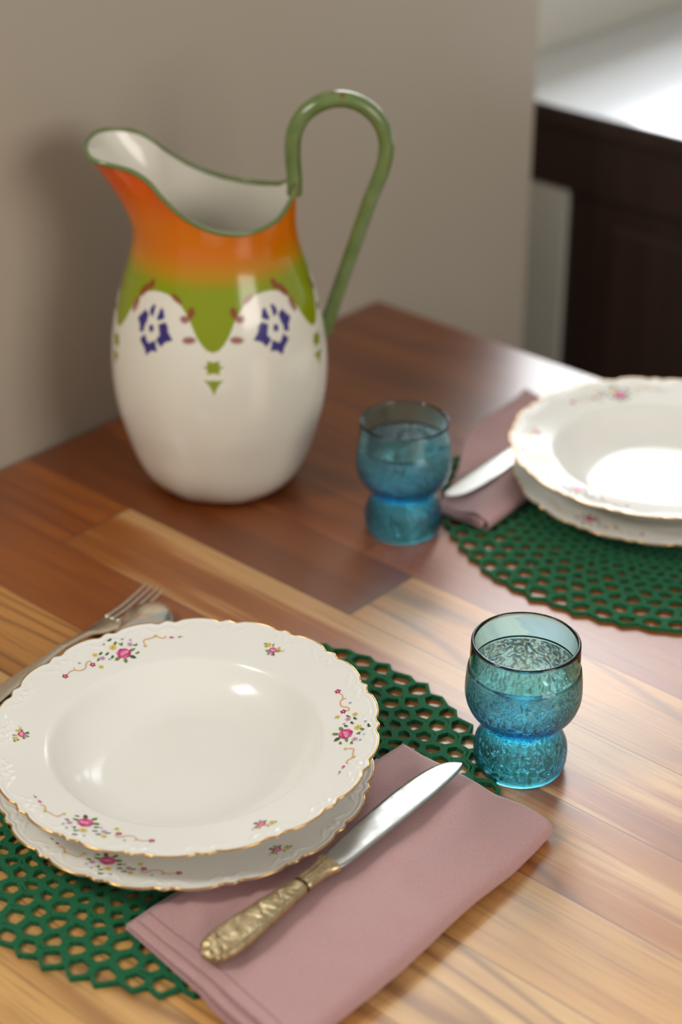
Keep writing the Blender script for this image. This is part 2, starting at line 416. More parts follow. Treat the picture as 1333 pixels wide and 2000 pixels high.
def smooth_prof(P, k=6):
    q = catmull(P, k); return [tuple(a) for a in q]
SOUP_S, DIN_S = smooth_prof(SOUP), smooth_prof(DIN)
def make_plate_mesh(prof, R0, foot_r, name):
    N = 720; th = np.arange(N) * 2 * math.pi / N
    er = edge_r(th, R0)
    rows = []                                              # each (rho array, z array)
    rs = list(np.linspace(0.0, 0.05, 6)[1:]) + list(np.linspace(0.05, R0 - 0.017, 26)[1:])
    for r in rs: rows.append((np.full(N, r), np.full(N, float(plate_z(prof, r)))))
    r_in = R0 - 0.017
    for t in np.linspace(0, 1, 40)[1:]:
        rho = r_in + (er - r_in) * t; w = er - rho
        rows.append((rho, plate_z(prof, rho) + emboss(th, w) * sm(w, -0.001, 0.0008)))
    top_edge = rows[-1]
    thick = 0.0030
    rows.append((er + 0.0007, top_edge[1] - 0.0005)); rows.append((er + 0.0006, top_edge[1] - 0.0014))
    for t in np.linspace(1, 0, 14)[1:]:
        rho = foot_r + 0.006 + (er - 0.0008 - foot_r - 0.006) * t
        rows.append((rho, plate_z(prof, rho) - 0.0018 - 0.0016 * (1 - t)))
    zt = float(plate_z(prof, foot_r))
    rows.append((np.full(N, foot_r + 0.0025), np.full(N, 0.0006))); rows.append((np.full(N, foot_r), np.full(N, 0.0)))
    rows.append((np.full(N, foot_r - 0.0025), np.full(N, 0.0008))); rows.append((np.full(N, foot_r - 0.004), np.full(N, 0.0022))); rows.append((np.full(N, 0.004), np.full(N, 0.0022)))
    V = []
    for rho, z in rows: V += list(zip(rho * np.cos(th), rho * np.sin(th), z))
    F = rim_grid(len(rows), N)
    F = [f[::-1] for f in F]
    V.append((0, 0, float(plate_z(prof, 0)))); c = len(V) - 1
    F += [(j, (j + 1) % N, c) for j in range(N)]
    V.append((0, 0, 0.0022)); c = len(V) - 1; b = (len(rows) - 1) * N
    F += [(b + (j + 1) % N, b + j, c) for j in range(N)]
    F = [f[::-1] if len(f) == 4 else f for f in F]
    return V, F
def make_gild(prof, R0):
    N = 720; th = np.arange(N) * 2 * math.pi / N; er = edge_r(th, R0); V = []
    zt = plate_z(prof, er)
    rr = 0.0007; K = 8
    for q in range(K):
        a = 2 * math.pi * q / K
        rho = er + 0.0003 + rr * math.cos(a) * 1.0; z = zt - 0.0004 + rr * 0.95 * math.sin(a)
        V += list(zip(rho * np.cos(th), rho * np.sin(th), z))
    F = []
    for q in range(K):
        for j in range(N):
            k = (j + 1) % N; p = (q + 1) % K
            F.append((q * N + j, q * N + k, p * N + k, p * N + j))
    return V, F

# ---- printed flowers: flat polygons in (s, w) millimetres laid on the plate rim
def ell(cx, cy, rx, ry, ang=0, n=12):
    a = R(ang); return [(cx + rx * math.cos(t) * math.cos(a) - ry * math.sin(t) * math.sin(a), cy + rx * math.cos(t) * math.sin(a) + ry * math.sin(t) * math.cos(a)) for t in np.linspace(0, 2 * math.pi, n, endpoint=False)]
def leaf(cx, cy, l, w, ang):
    a = R(ang); pts = [(-l, 0), (-l * .4, w), (l * .3, w * .85), (l, 0), (l * .3, -w * .85), (-l * .4, -w)]
    return [(cx + x * math.cos(a) - y * math.sin(a), cy + x * math.sin(a) + y * math.cos(a)) for x, y in pts]
def stroke(pts, w):
    P = catmull(pts, 6) if len(pts) > 2 else np.array(pts, float)
    Tn = np.gradient(P, axis=0); Tn /= np.linalg.norm(Tn, axis=1)[:, None] + 1e-9; n = np.stack([-Tn[:, 1], Tn[:, 0]], 1)
    out = []
    for i in range(len(P) - 1):
        out.append([tuple(P[i] + n[i] * w), tuple(P[i + 1] + n[i + 1] * w), tuple(P[i + 1] - n[i + 1] * w), tuple(P[i] - n[i] * w)])
    return out
def flower(cx, cy, r, col, cen, ang=0, n=5):
    out = [(ell(cx + r * .6 * math.cos(R(ang + k * 360 / n)), cy + r * .6 * math.sin(R(ang + k * 360 / n)), r * .5, r * .36, ang + k * 360 / n, 7), col) for k in range(n)]
    out.append((ell(cx, cy, r * .28, r * .28, 0, 6), cen)); return out
def rose(cx, cy, r):
    o = [(leaf(cx - r * 1.1, cy - r * .5, r * .55, r * .25, 20), 'green'), (leaf(cx + r * .9, cy - r * 1.0, r * .5, r * .28, -40), 'greend'), (leaf(cx - r * .3, cy - r * 1.2, r * .5, r * .25, 70), 'green'),
         (leaf(cx + r * 1.25, cy + r * .2, r * .5, r * .2, 10), 'green')]
    for k in range(7):
        a = 2 * math.pi * k / 7
        o.append((ell(cx + r * .62 * math.cos(a), cy + r * .55 * math.sin(a), r * .42, r * .36, math.degrees(a) + 90, 9), 'rose' if k % 2 else 'rosed'))
    o.append((ell(cx, cy, r * .74, r * .66), 'rose'))
    o.append((ell(cx + r * .1, cy + r * .05, r * .62, r * .5, 20), 'rosel'))
    for q in stroke([(cx - r * .62, cy - r * .15), (cx - r * .45, cy + r * .4), (cx + r * .1, cy + r * .58), (cx + r * .6, cy + r * .25)], r * .09): o.append((q, 'rosed'))
    for q in stroke([(cx - r * .4, cy - r * .45), (cx + r * .1, cy - r * .3), (cx + r * .55, cy - r * .3), (cx + r * .65, cy)], r * .1): o.append((q, 'rosed'))
    o.append((ell(cx + r * .08, cy + r * .08, r * .3, r * .22, 20), 'rose')); o.append((ell(cx + r * .1, cy + r * .1, r * .16, r * .1, 20), 'rosel'))
    return o
def W2(p): return (p[0], (p[1] - 8) * 0.66)
def spray():
    o = []
    for cx, cy, a in ((-0.4, 26, 10), (-10.2, 14.1, 20), (-6.7, 10.8, 15), (-5, 5, 40), (4.4, 16.7, 120), (12.9, 11, -10), (12.0, 0.5, 5), (-14.2, 8.3, 30), (1.5, 20, 60)):
        x, y = W2((cx, cy)); o.append((leaf(x, y, 1.9, .85, a), 'greend' if cx > -11 and cx < 1 else 'green'))
        o.append((leaf(x + .8, y + .5, 1.3, .5, a + 70), 'green'))
    for cx, cy in ((-26, 14.2), (-4.9, 23.2), (6.8, 22.2), (11.2, 18.9), (-7.7, 3.5)): x, y = W2((cx, cy)); o += flower(x, y, 1.0, 'blue', 'yellow', 30)
    for cx, cy in ((-16.4, -1.4), (-14, 15)): x, y = W2((cx, cy)); o += flower(x, y, 1.8, 'yellow', 'ochre', 10)
    x, y = W2((-1.1, 15.9)); o += flower(x, y, 2.3, 'yellow', 'ochre', 0, 6)
    for cx, cy in ((-11.3, 7.8), (9.8, 13.6)): x, y = W2((cx, cy)); o += flower(x, y, 1.9, 'lilac', 'rosed', 40)
    for cx, cy in ((-40.7, 9.6), (-20, 5.4)): x, y = W2((cx, cy)); o += flower(x, y, 2.0, 'red', 'rosel', 15)
    sc = [[(-38.3, 9.6), (-35.7, 11.2), (-32.5, 9.8), (-31.4, 8.8)], [(-31.2, 12.8), (-32, 9.6), (-30.3, 6.4), (-26.8, 5.4), (-24.5, 7.0), (-23.8, 9.6)], [(-23.8, 8), (-22.6, 10.4), (-20.2, 11.2), (-19.3, 9.1)],
          [(19.1, 9.4), (18.6, 12), (19.8, 15), (23.6, 15.4), (27.5, 16.6), (30.1, 13.5), (32.6, 13.2), (33.2, 15.4)]]
    for s in sc:
        for q in stroke([W2(p) for p in s], 0.38): o.append((q, 'tan'))
    for cx, cy in ((18.7, 6.9), (27, 17.4)): x, y = W2((cx, cy)); o += flower(x, y, 1.2, 'yellow', 'ochre')
    x, y = W2((36.9, 12.5)); o += [(leaf(x, y, 1.7, .9, 0), 'rose'), (leaf(x - .8, y + .5, 1, .4, 30), 'red')]
    x, y = W2((41.9, 12.4)); o += [(leaf(x, y, 1.2, .6, 20), 'green'), (leaf(x + 1.6, y, 1, .3, 10), 'yellow')]
    x, y = W2((3.2, 4.4)); o += rose(x, y, 5.1)
    return o
def posy():
    o = []
    for x, y, a in ((-5, 2, 30), (-3.5, 3.4, 80), (-6.4, 3.6, 10), (4.4, 1.4, 20), (3.2, 3.2, 60), (-1.4, 4.2, 100)):
        o.append((leaf(x, y, 1.6, .7, a), 'green')); o.append((leaf(x + .5, y - .8, 1.1, .5, a + 60), 'yellow'))
    o += flower(-4.4, 3.6, 1.6, 'yellow', 'ochre'); o += flower(3.6, 2.6, 1.3, 'yellow', 'ochre')
    o += flower(2.4, -3.2, 1.2, 'blue', 'yellow'); o += flower(-1.6, -2.4, 1.0, 'blue', 'yellow')
    for q in stroke([(5, 2.6), (6.4, 1.4), (7.4, 2.2), (7.2, 3.4)], .3): o.append((q, 'tan'))
    o += rose(0.6, 0, 2.9)
    return o
def make_print(prof, R0, rho0):
    V, F, fm = [], [], []
    for k in range(6):
        shapes = spray() if k % 2 == 0 else posy()
        th0 = R(120 - 60 * k)
        for idx, (poly, col) in enumerate(shapes):
            b = len(V); lift = 0.00012 + idx * 1.2e-6
            n = len(poly); cx = sum(p[0] for p in poly) / n; cy = sum(p[1] for p in poly) / n
            for s, w in list(poly) + [(cx, cy)]:
                rho = rho0 + w * 0.001; th = th0 - s * 0.001 / rho0
                er = float(edge_r(np.array([th % (2 * math.pi)]), R0)[0])
                z = float(plate_z(prof, rho)) + float(emboss(np.array([th % (2 * math.pi)]), er - rho)[0])
                V.append((rho * math.cos(th), rho * math.sin(th), z + lift))
            for q in range(n): F.append((b + q, b + (q + 1) % n, b + n)); fm.append(PN.index(col))
    return V, F, fm
def plate_proto(name, label, prof, R0, foot, rho0, loc, rz):
    t = thing(name, label, 'plate' if name == 'dinner_plate' else 'soup plate', loc, rz, 'floral plates with gilded scalloped rims')
    mesh_obj('plate_body', *make_plate_mesh(prof, R0, foot, name), M_porc, t)
    g = mesh_obj('gilded_rim', *make_gild(prof, R0), M_gold, t); g['label'] = 'thin gold scalloped rim line'
    V, F, fm = make_print(prof, R0, rho0)
    p = mesh_obj('floral_print', V, F, [PAL[k] for k in PN], t, smooth=True, fm=fm); p['label'] = 'printed pink rose sprays'
    bm = bmesh.new(); bm.from_mesh(p.data)
    for f in bm.faces:
        f.normal_update()
        if f.normal.z < 0: f.normal_flip()
    bm.to_mesh(p.data); bm.free()
    pb = t.children[0] if t.children[0].name.startswith('plate_body') else [c for c in t.children if c.name.startswith('plate_body')][0]
    bm = bmesh.new(); bm.from_mesh(pb.data); bmesh.ops.recalc_face_normals(bm, faces=bm.faces); bm.to_mesh(pb.data); bm.free()
    return t
def copy_tree(o, parent=None):
    c = o.copy(); C.objects.link(c)
    if parent: c.parent = parent
    for ch in list(o.children): copy_tree(ch, c)
    return c
ZM = T + 0.0036
din = plate_proto('dinner_plate', 'white floral dinner plate beneath the front soup plate', DIN_S, DIN_R, 0.058, 0.0965, (-0.0960, 0.9350, ZM), R(8))
sou = plate_proto('soup_plate', 'deep white soup plate with rose sprays, the nearest one, beside the knife', SOUP_S, SOUP_R, 0.046, 0.1005, (-0.0948, 0.9440, ZM + 0.0060), 0.0)
sou.rotation_euler = (0.018, -0.018, 0)
d2 = copy_tree(din); d2.location = (0.2514, 1.3150, ZM); d2.rotation_euler = (0, 0, R(-10)); d2['label'] = 'white floral dinner plate beneath the farther soup plate at right'
s2 = copy_tree(sou); s2.location = (0.2523, 1.3215, ZM + 0.0050); s2.rotation_euler = (0, 0, R(-16)); s2['label'] = 'deep white soup plate at the right edge, behind the blue glasses'

# ------------------------------------------------------------------ glasses
def lathe(name, prof, m, parent=None, N=96, mats_z=None):
    V, F, fm = [], [], []
    for r, z in prof:
        for j in range(N):
            t = 2 * math.pi * j / N; V.append((r * math.cos(t), r * math.sin(t), z))
    F = rim_grid(len(prof), N)
    o = mesh_obj(name, V, F, m, parent)
    bm = bmesh.new(); bm.from_mesh(o.data); bmesh.ops.remove_doubles(bm, verts=bm.verts, dist=1e-6)
    bmesh.ops.recalc_face_normals(bm, faces=bm.faces); bm.to_mesh(o.data); bm.free()
    return o
outer = catmull([(.0262, 0.0), (.0276, .0008), (.0290, .0045), (.0297, .0110), (.0290, .0180), (.0262, .0250), (.0240, .0305), (.0236, .0335), (.0252, .0362), (.0290, .0392), (.0330, .0440), (.0355, .0500), (.0364, .0560), (.0362, .0640), (.0356, .0700), (.0352, .0728)], 5)
collar = [(.0349, .0738), (.0342, .0744), (.0341, .0752)] + [tuple(p) for p in catmull([(.0341, .0760), (.0340, .083), (.0337, .0905)], 4)] + [(.0336, .0917), (.0330, .0924), (.0323, .0926), (.0317, .0920)]
inner = catmull([(.0315, .0905), (.0316, .0800), (.0318, .0750), (.0328, .0700), (.0334, .0600), (.0328, .0530), (.0305, .0470), (.0260, .0425), (.0190, .0398), (.0100, .0390), (0.00001, .0388)], 5)
cavity = catmull([(0.00001, .0335), (.0100, .0325), (.0170, .0290), (.0215, .0220), (.0238, .0140), (.0242, .0070), (.0238, .0020), (.0245, .0002), (.0262, 0.0)], 5)
prof = [tuple(p) for p in cavity][:-1] + [tuple(p) for p in outer] + collar + [tuple(p) for p in inner]
gt = lathe('drinking_glass', prof, M_glass, N=128)
pv = []
oz, orr = [q[1] for q in outer], [q[0] for q in outer]
for v in gt.data.vertices:
    r = math.hypot(v.co.x, v.co.y); z = v.co.z
    pv.append(float(sm(z, 0.004, 0.006)) * float(1 - sm(z, 0.0715, 0.0727)) if r > float(np.interp(z, oz, orr)) - 0.0008 else 0.0)
pa = gt.data.attributes.new('pressed', 'FLOAT', 'POINT'); pa.data.foreach_set('value', pv)
gt.location = (0.1131, 0.9672, T + 0.0002)
gt['label'] = 'near blue textured drinking glass standing behind the napkin and knife tip'; gt['category'] = 'glass'; gt['group'] = 'blue textured drinking glasses'
g2 = gt.copy(); C.objects.link(g2); g2.location = (0.0476, 1.2662, T + 0.0002); g2.rotation_euler = (0, 0, 1.1)
g2['label'] = 'blue textured drinking glass right of the jug, farther from the viewer'

# ------------------------------------------------------------------ jug
JX, JY = -0.0950, 1.3509
JP = catmull([(.0470, 0.0), (.0530, .0025), (.0588, .0080), (.0648, .0165), (.0704, .0290), (.0762, .0480), (.0812, .0680), (.0838, .0880), (.0843, .1060), (.0832, .1240), (.0805, .1420), (.0762, .1600), (.0712, .1760), (.0668, .1900), (.0634, .2030), (.0618, .2150), (.0616, .2260), (.0622, .2400), (.0632, .2600), (.064, .30)], 8)
def jr(z): return np.interp(z, JP[:, 1], JP[:, 0])
def rimz(phi):
    c = np.cos(phi)
    return np.interp(c, [-1, -.91, -.81, -.74, -.64, -.51, -.36, -.16, .08, .37, .6, .8, .92, 1], [.2785, .2775, .2740, .2670, .2585, .2508, .2432, .2362, .2310, .2284, .2295, .2330, .2405, .2485])
def jext(phi, z):
    a = np.degrees(np.arccos(np.clip(-np.cos(phi), -1, 1)))
    return 0.0285 * (1 - sm(a, 18, 50)) * np.clip((z - 0.205) / 0.071, 0, 1.1) ** 1.7
NJ, MJ = 660, 380
phi = np.arange(NJ) * 2 * math.pi / NJ
tt = np.linspace(0, 1, MJ)
# smooth the rim curve
rz_ = rimz(phi)
for _ in range(40): rz_ = (np.roll(rz_, 1) + rz_ * 2 + np.roll(rz_, -1)) / 4
ts = sm(tt, 0, 0.06) * 0.0 + tt
Zb = np.outer(ts, np.ones(NJ)) * 0.205
Zg = np.where(ts[:, None] < 0.8, ts[:, None] / 0.8 * 0.200, 0.200 + (ts[:, None] - 0.8) / 0.2 * (rz_[None, :] - 0.200))
PH = np.outer(np.ones(MJ), phi)
RG = jr(Zg) + jext(PH, Zg)
RG = RG + 0.0006 * np.sin(PH * 9 + 1) * np.exp(-Zg / 0.004)
ZB = Zg + 0.0012 * (0.5 + 0.5 * np.sin(PH * 11) * np.sin(PH * 4 + 1)) * np.exp(-Zg / 0.003)
V = np.stack([RG * np.cos(PH), RG * np.sin(PH), ZB], -1).reshape(-1, 3)
F = rim_grid(MJ, NJ)
# enamel pattern
def smooth01(x, w): return np.clip(x / w + 0.5, 0, 1)
phd = np.degrees(PH); phr = (phd + 91.5 + 180) % 360 - 180; phu = phr * (60 / 68.0) - 8.82 * np.sign(phr) * (np.abs(phr) / 180) ** 3
phd = (phu + 360) % 60                  # 0 and 60 at the points of the green V's, 30 at lobe centres
arc = (phd - 30) * (68 / 60.0) * math.pi / 180 * 0.0765 * 1000                    # mm from the lobe centre
ab = np.abs(arc); zmm = Zg * 1000
zg = np.interp(ab, [0, 6, 10, 14, 18, 22, 25.5, 29, 32.4, 35, 37.7, 41, 45.4], [184.0, 183.6, 182.6, 181.2, 179.0, 175.0, 171.0, 165.5, 158.5, 154.0, 150.2, 146.6, 145.0])
white = np.array(lin((232, 228, 214))[:3]); orange = np.array(lin((212, 112, 0))[:3]); redo = np.array(lin((208, 82, 0))[:3])
green = np.array(lin((138, 152, 0))[:3]); mustard = np.array(lin((192, 132, 0))[:3])
blue = np.array(lin((56, 44, 122))[:3]); wine = np.array(lin((138, 42, 28))[:3]); rust = np.array(lin((150, 96, 52))[:3])
def mixc(a, b, f): return a * (1 - f[..., None]) + b * f[..., None]
top = np.ones(Zg.shape + (3,)) * green
top = mixc(top, mustard, sm(zmm, 186, 202)); top = mixc(top, orange, sm(zmm, 198, 216)); top = mixc(top, redo, sm(zmm, 226, 262))
rnd = np.random.RandomState(3)
col = np.ones(Zg.shape + (3,)) * white
col = mixc(col, top, smooth01(zmm - zg, 0.9))
def poly_mask(px, py, poly):
    inside = np.zeros(px.shape, bool); n = len(poly); j = n - 1
    for i in range(n):
        xi, yi = poly[i]; xj, yj = poly[j]
        if yi != yj:
            c = ((yi > py) != (yj > py)) & (px < (xj - xi) * (py - yi) / (yj - yi) + xi); inside ^= c
        j = i
    return inside
def soft(px, py, poly, s=0.35):
    acc = np.zeros(px.shape)
    for dx in (-s, 0, s):
        for dy in (-s, 0, s): acc += poly_mask(px + dx, py + dy, poly)
    return acc / 9
# which lobe: mirror the motif so that left and right lobes face each other like in a stencil
lobe = np.where(phr < 0, 1.0, 0.0)
ax = np.where(lobe > 0.5, -arc, arc); ax = -ax + 3.7
cz = 157.0
zy = zmm - cz
sx, sy = 0.072, 0.061
def Z2(pts): return [(x * sx, -y * sy) for x, y in pts]
blocks = [[(-15, -275), (10, -270), (0, -150), (-45, -170), (-50, -220)], [(90, -255), (120, -240), (145, -160), (75, -120), (60, -150)],
          [(-120, -170), (-70, -130), (-80, -60), (-100, 0), (-100, 50), (-150, 70), (-160, 0), (-200, -60)],
          [(160, -90), (190, -60), (200, 0), (250, 75), (180, 110), (140, 170), (85, 105), (120, 50), (95, -50)],
          [(-70, 110), (-50, 140), (-20, 190), (50, 140), (80, 250), (20, 260), (-30, 320), (-60, 250), (-120, 180)],
          ell(0, 0, 28, 40)]
win = (ab < 26) & (zmm > 130) & (zmm < 184)
def grow(P, k):
    cx = sum(p[0] for p in P) / len(P); cy = sum(p[1] for p in P) / len(P)
    return [(cx + (x - cx) * k, cy + (y - cy) * k) for x, y in P]
for b in blocks:
    b = grow(b, 1.2)
    m_ = np.zeros(ax.shape); m_[win] = soft(ax[win], zy[win], Z2(b)); col = mixc(col, blue, m_)
reds = [ell(-95, -500, 42, 75, 25), ell(-200, -400, 45, 110, 35), ell(-290, -200, 42, 110, 15), ell(270, -400, 85, 35, 35), ell(385, -180, 55, 45, 0), ell(440, 60, 75, 42, -10), ell(450, -260, 40, 70, 10)]
zone = (zmm > 140) & (zmm < 192)
for b in reds:
    b = grow(b, 1.0)
    m_ = np.zeros(ax.shape); m_[zone] = soft(ax[zone], zy[zone], Z2(b), 0.7); col = mixc(col, wine, m_ * 0.85)
# small green ornaments under each point
dv = np.where(phd < 30, phd, phd - 60) * (68 / 60.0) * math.pi / 180 * 0.0825 * 1000
star = [(-5, 139), (-4.4, 136.5), (-5, 135), (-8.5, 134), (-5, 133), (-4.4, 131), (-5, 128.6), (0, 129.6), (5, 128.6), (4.4, 131), (5, 133), (8.5, 134), (5, 135), (4.4, 136.5), (5, 139), (0, 138)]
tri = [(-7.5, 124.5), (-3, 123.8), (0, 124.3), (3, 123.8), (7.5, 124.5), (4, 120.5), (1.6, 116.5), (0, 112), (-1.6, 116.5), (-4, 120.5)]
zone = (np.abs(dv) < 11) & (zmm > 108) & (zmm < 144)
for b in (star, tri):
    m_ = np.zeros(ax.shape); m_[zone] = soft(dv[zone], zmm[zone], b); col = mixc(col, green, m_)
col = mixc(col, rust, np.clip(np.exp(-zmm / 8.0) * 0.95 + 0.38 * np.exp(-zmm / 20) * (0.5 + 0.5 * np.sin(PH * 7 + 2 * np.sin(PH * 3))), 0, 0.85))
rgba = np.concatenate([col, np.ones(col.shape[:2] + (1,))], -1).reshape(-1, 4)

jug = thing('jug', 'tall white, orange and green enamel jug standing against the wall', 'jug', (JX, JY, T + 0.0002), R(2))
def enamel(attr):
    m = mat('painted_enamel' if attr else 'white_enamel', lin((226, 220, 206)), 0.16, coat=0.3); n = NT(m)
    tc = n.n('ShaderNodeTexCoord')
    a = n.n('ShaderNodeTexNoise', {'Vector': tc.outputs['Object'], 'Scale': 30.0, 'Detail': 3.0})
    n.bump(a.outputs[0], 0.06, 0.002)
    if attr:
        at = n.n('ShaderNodeVertexColor', layer_name='enamel'); n.link(at.outputs[0], 'Base Color')
    return m
body = mesh_obj('jug_body', V, F, enamel(True), jug)
ca = body.data.color_attributes.new('enamel', 'FLOAT_COLOR', 'POINT')
ca.data.foreach_set('color', rgba.astype(np.float32).ravel())
# inner surface
MI = 60; ti = np.linspace(0, 1, MI); NI = 220; ph2 = np.arange(NI) * 2 * math.pi / NI
rz2 = np.interp(ph2, np.append(phi, 2 * math.pi), np.append(rz_, rz_[0]))
ZI = 0.004 + np.outer(ti, np.ones(NI)) * (rz2[None, :] - 0.004 - 0.0002)
PI2 = np.outer(np.ones(MI), ph2)
RI = jr(ZI) + jext(PI2, ZI) - 0.0016
Vi = np.stack([RI * np.cos(PI2), RI * np.sin(PI2), ZI], -1).reshape(-1, 3).tolist()
Fi = [f[::-1] for f in rim_grid(MI, NI)]
Vi.append((0, 0, 0.004)); Fi += [(j, (j + 1) % NI, len(Vi) - 1) for j in range(NI)]
mesh_obj('jug_lining', Vi, Fi, enamel(False), jug)
Vb = [((jr(0.001) - 0.001) * math.cos(a), (jr(0.001) - 0.001) * math.sin(a), 0.0012) for a in ph2] + [(0, 0, 0.0012)]
mesh_obj('jug_base', Vb, [((j + 1) % NI, j, NI) for j in range(NI)], enamel(False), jug)
def green_mat():
    m = mat('green_enamel', lin((92, 118, 66)), 0.22, coat=0.3); n = NT(m); tc = n.n('ShaderNodeTexCoord')
    a = n.n('ShaderNodeTexNoise', {'Vector': tc.outputs['Object'], 'Scale': 55.0, 'Detail': 3.0})
    n.link(n.ramp(a.outputs[0], [(0.25, lin((86, 108, 50))), (0.68, lin((112, 130, 74))), (0.75, lin((122, 60, 30)))]), 'Base Color')
    return m
M_green = green_mat()
RE = jr(rz_) + jext(phi, rz_) - 0.0008
K = 8; Vr = []
for q in range(K):
    a = 2 * math.pi * q / K
    Vr += list(zip((RE + 0.0019 * math.cos(a)) * np.cos(phi), (RE + 0.0019 * math.cos(a)) * np.sin(phi), rz_ + 0.0019 * math.sin(a)))
Fr = [(q * NJ + j, q * NJ + (j + 1) % NJ, ((q + 1) % K) * NJ + (j + 1) % NJ, ((q + 1) % K) * NJ + j) for q in range(K) for j in range(NJ)]
rm = mesh_obj('jug_rim', Vr, Fr, M_green, jug); rm['label'] = 'green rolled rim'
hp = catmull([(.0600, 0, .238), (.0602, 0, .250), (.0592, 0, .268), (.0605, 0, .285), (.068, 0, .2995), (.082, 0, .3088), (.097, 0, .3108), (.1115, 0, .3055), (.1230, 0, .2940), (.1285, 0, .2770), (.1262, 0, .2580), (.1165, 0, .2320), (.1060, 0, .2000), (.0955, 0, .1680), (.0880, 0, .1440), (.0835, 0, .1300), (.0800, 0, .1230)], 8)
w_ = np.interp(np.arange(len(hp)), [0, 14, 40, 70, 100, 128], [.0058, .0062, .0066, .0060, .0056, .0060])
Vh, Fh = tube(hp, w_ * 0.98, 24, flat=1.3, up=(0, 1, 0))
hd = mesh_obj('jug_handle', Vh, Fh, M_green, jug); hd['label'] = 'tall green loop handle'
# small lug where the handle meets the body
# ------------------------------------------------------------------ napkins
def vnoise(x, y, s, seed=0): return noise.noise(Vector((x * s, y * s, seed * 7.3)))
def plate_under(x, y):           # lowest allowed top height under the dinner plates
    z = 1.0
    for cx, cy in ((-0.0960, 0.9350), (0.2514, 1.3150)):
        d = math.hypot(x - cx, y - cy)
        if d < 0.118:
            u = float(np.interp(d, [0, .056, .060, .064, .118], [-.0005, -.0005, .0008, 0.0, 0.0]))
            if d > 0.064: u = float(plate_z(DIN_S, d)) - 0.0040
            z = min(z, 0.0036 + max(u, 0.0012))
    return z
def mat_h(x, y):
    h = 0.0
    for (c, r) in ((MAT_C, MR), (MAT2_C, MR2)):
        d = math.hypot(x - c[0], y - c[1]); h = max(h, 0.0037 * (1 - float(sm(d, r + 0.001, r + 0.012))))
    return h
def napkin(name, label, A, B, Cc, D, bulge, topf, seed, layers=4, nx=34, ny=84, hem=True, sag=0.0):
    # A-B the long edge under the plate, D-C the long fold; layers are folded leaves of cloth
    A, B, Cc, D = [np.array(p, float) for p in (A, B, Cc, D)]
    V, F, UV = [], [], []
    def pos(x, y):
        p = (A * (1 - y) + B * y) * (1 - x) + (D * (1 - y) + Cc * y) * x
        nrm = (D - A) / np.linalg.norm(D - A)
        return p + nrm * bulge(x, y)
    L = np.linalg.norm(B - A); Wd = np.linalg.norm(D - A)
    th = 0.0010
    def height(x, y, k):          # k in 0..layers : interface heights
        p = pos(x, y); b = mat_h(*p) + 0.0006
        t = topf(x, y) + 0.0016 * vnoise(p[0], p[1], 26, seed) + 0.0009 * vnoise(p[0], p[1], 60, seed + 1)
        t = max(t, b + 0.0048)
        lim = plate_under(*p)
        t = min(t, max(lim, b + 0.0016))
        f = k / (layers - 1)
        wob = 0.0009 * math.sin(9 * y + k * 2.1 + seed) * (1 - f) * f * 4 * (1 - x * 0.5)
        return b + (t - b) * f + wob * min(1, (t - b) / 0.006)
    def sheet(k_lo, k_hi, x0, x1, ys):
        # cross-section: low leaf from x0 to x1, round the fold, back on top
        rows = []
        for y in ys:
            xe = x1 + 0.005 * vnoise(y * 0.3, k_lo, 7, seed)
            pts = []
            for x in np.linspace(x0, xe, nx): pts.append((x, height(x, y, k_lo)))
            zl, zh = pts[-1][1], height(xe, y, k_hi); r = (zh - zl) / 2
            for a in np.linspace(-90, 90, 11)[1:-1]: pts.append((xe + r * 1.15 * math.cos(R(a)) / Wd, (zl + zh) / 2 + r * math.sin(R(a))))
            for x in np.linspace(xe, x0 + 0.01, nx): pts.append((x, height(x, y, k_hi)))
            rows.append(pts)
        b = len(V); m = len(rows[0]); acc = None
        for y, pts in zip(ys, rows):
            s = 0; prev = None
            for (x, z) in pts:
                p = pos(x, y); V.append((p[0], p[1], z))
                if prev is not None: s += math.dist((p[0], p[1], z), prev)
                prev = (p[0], p[1], z); UV.append((s, y * L))
        for i in range(len(rows) - 1):
            for j in range(m - 1): F.append((b + i * m + j, b + i * m + j + 1, b + (i + 1) * m + j + 1, b + (i + 1) * m + j))
    ys = np.linspace(0.0, 1.0, ny)
    sheet(0, layers - 1, 0.0, 1.0, ys)
    if hem: sheet(0.35, layers - 1.55, -0.02, 0.90, np.linspace(-0.028, 0.9, ny))
    if layers > 2: sheet(1, layers - 2, 0.03, 0.955, np.linspace(-0.016, 1.0, ny))
    o = mesh_obj(name, V, F, M_linen)
    ul = o.data.uv_layers.new(name='UVMap')
    idx = np.zeros(len(o.data.loops), dtype=np.int32); o.data.loops.foreach_get('vertex_index', idx)
    ul.data.foreach_set('uv', np.array(UV, dtype=np.float32)[idx].ravel())
    md = o.modifiers.new('cloth_thickness', 'SOLIDIFY'); md.thickness = th; md.offset = 0.0
    o['label'] = label; o['category'] = 'napkin'; o['group'] = 'folded mauve linen napkins'
    o.location = (0, 0, T)
    # drawn-thread hem line near the open end
    if hem:
        Vs, Fs = [], []
        for row_y in (0.035,):
            nst = 54
            for q in range(nst):
                x = 0.02 + q / nst * 0.93; dx = 0.006
                a = pos(x, row_y); c = pos(x + dx, row_y); n2 = (B - A) / L * 0.0005
                za = height(x, row_y, layers - 1) + 0.0007; zb = height(x + dx, row_y, layers - 1) + 0.0007
                b = len(Vs); Vs += [(*(a - n2), za), (*(c - n2), zb), (*(c + n2), zb), (*(a + n2), za)]; Fs.append((b, b + 1, b + 2, b + 3))
        h = mesh_obj('hem_stitching', Vs, Fs, M_stitch, o)
    return o, pos, height
A_, B_, C_, D_ = (-0.1150, 0.8110), (0.0385, 0.9740), (0.1215, 0.8950), (-0.0320, 0.7150)
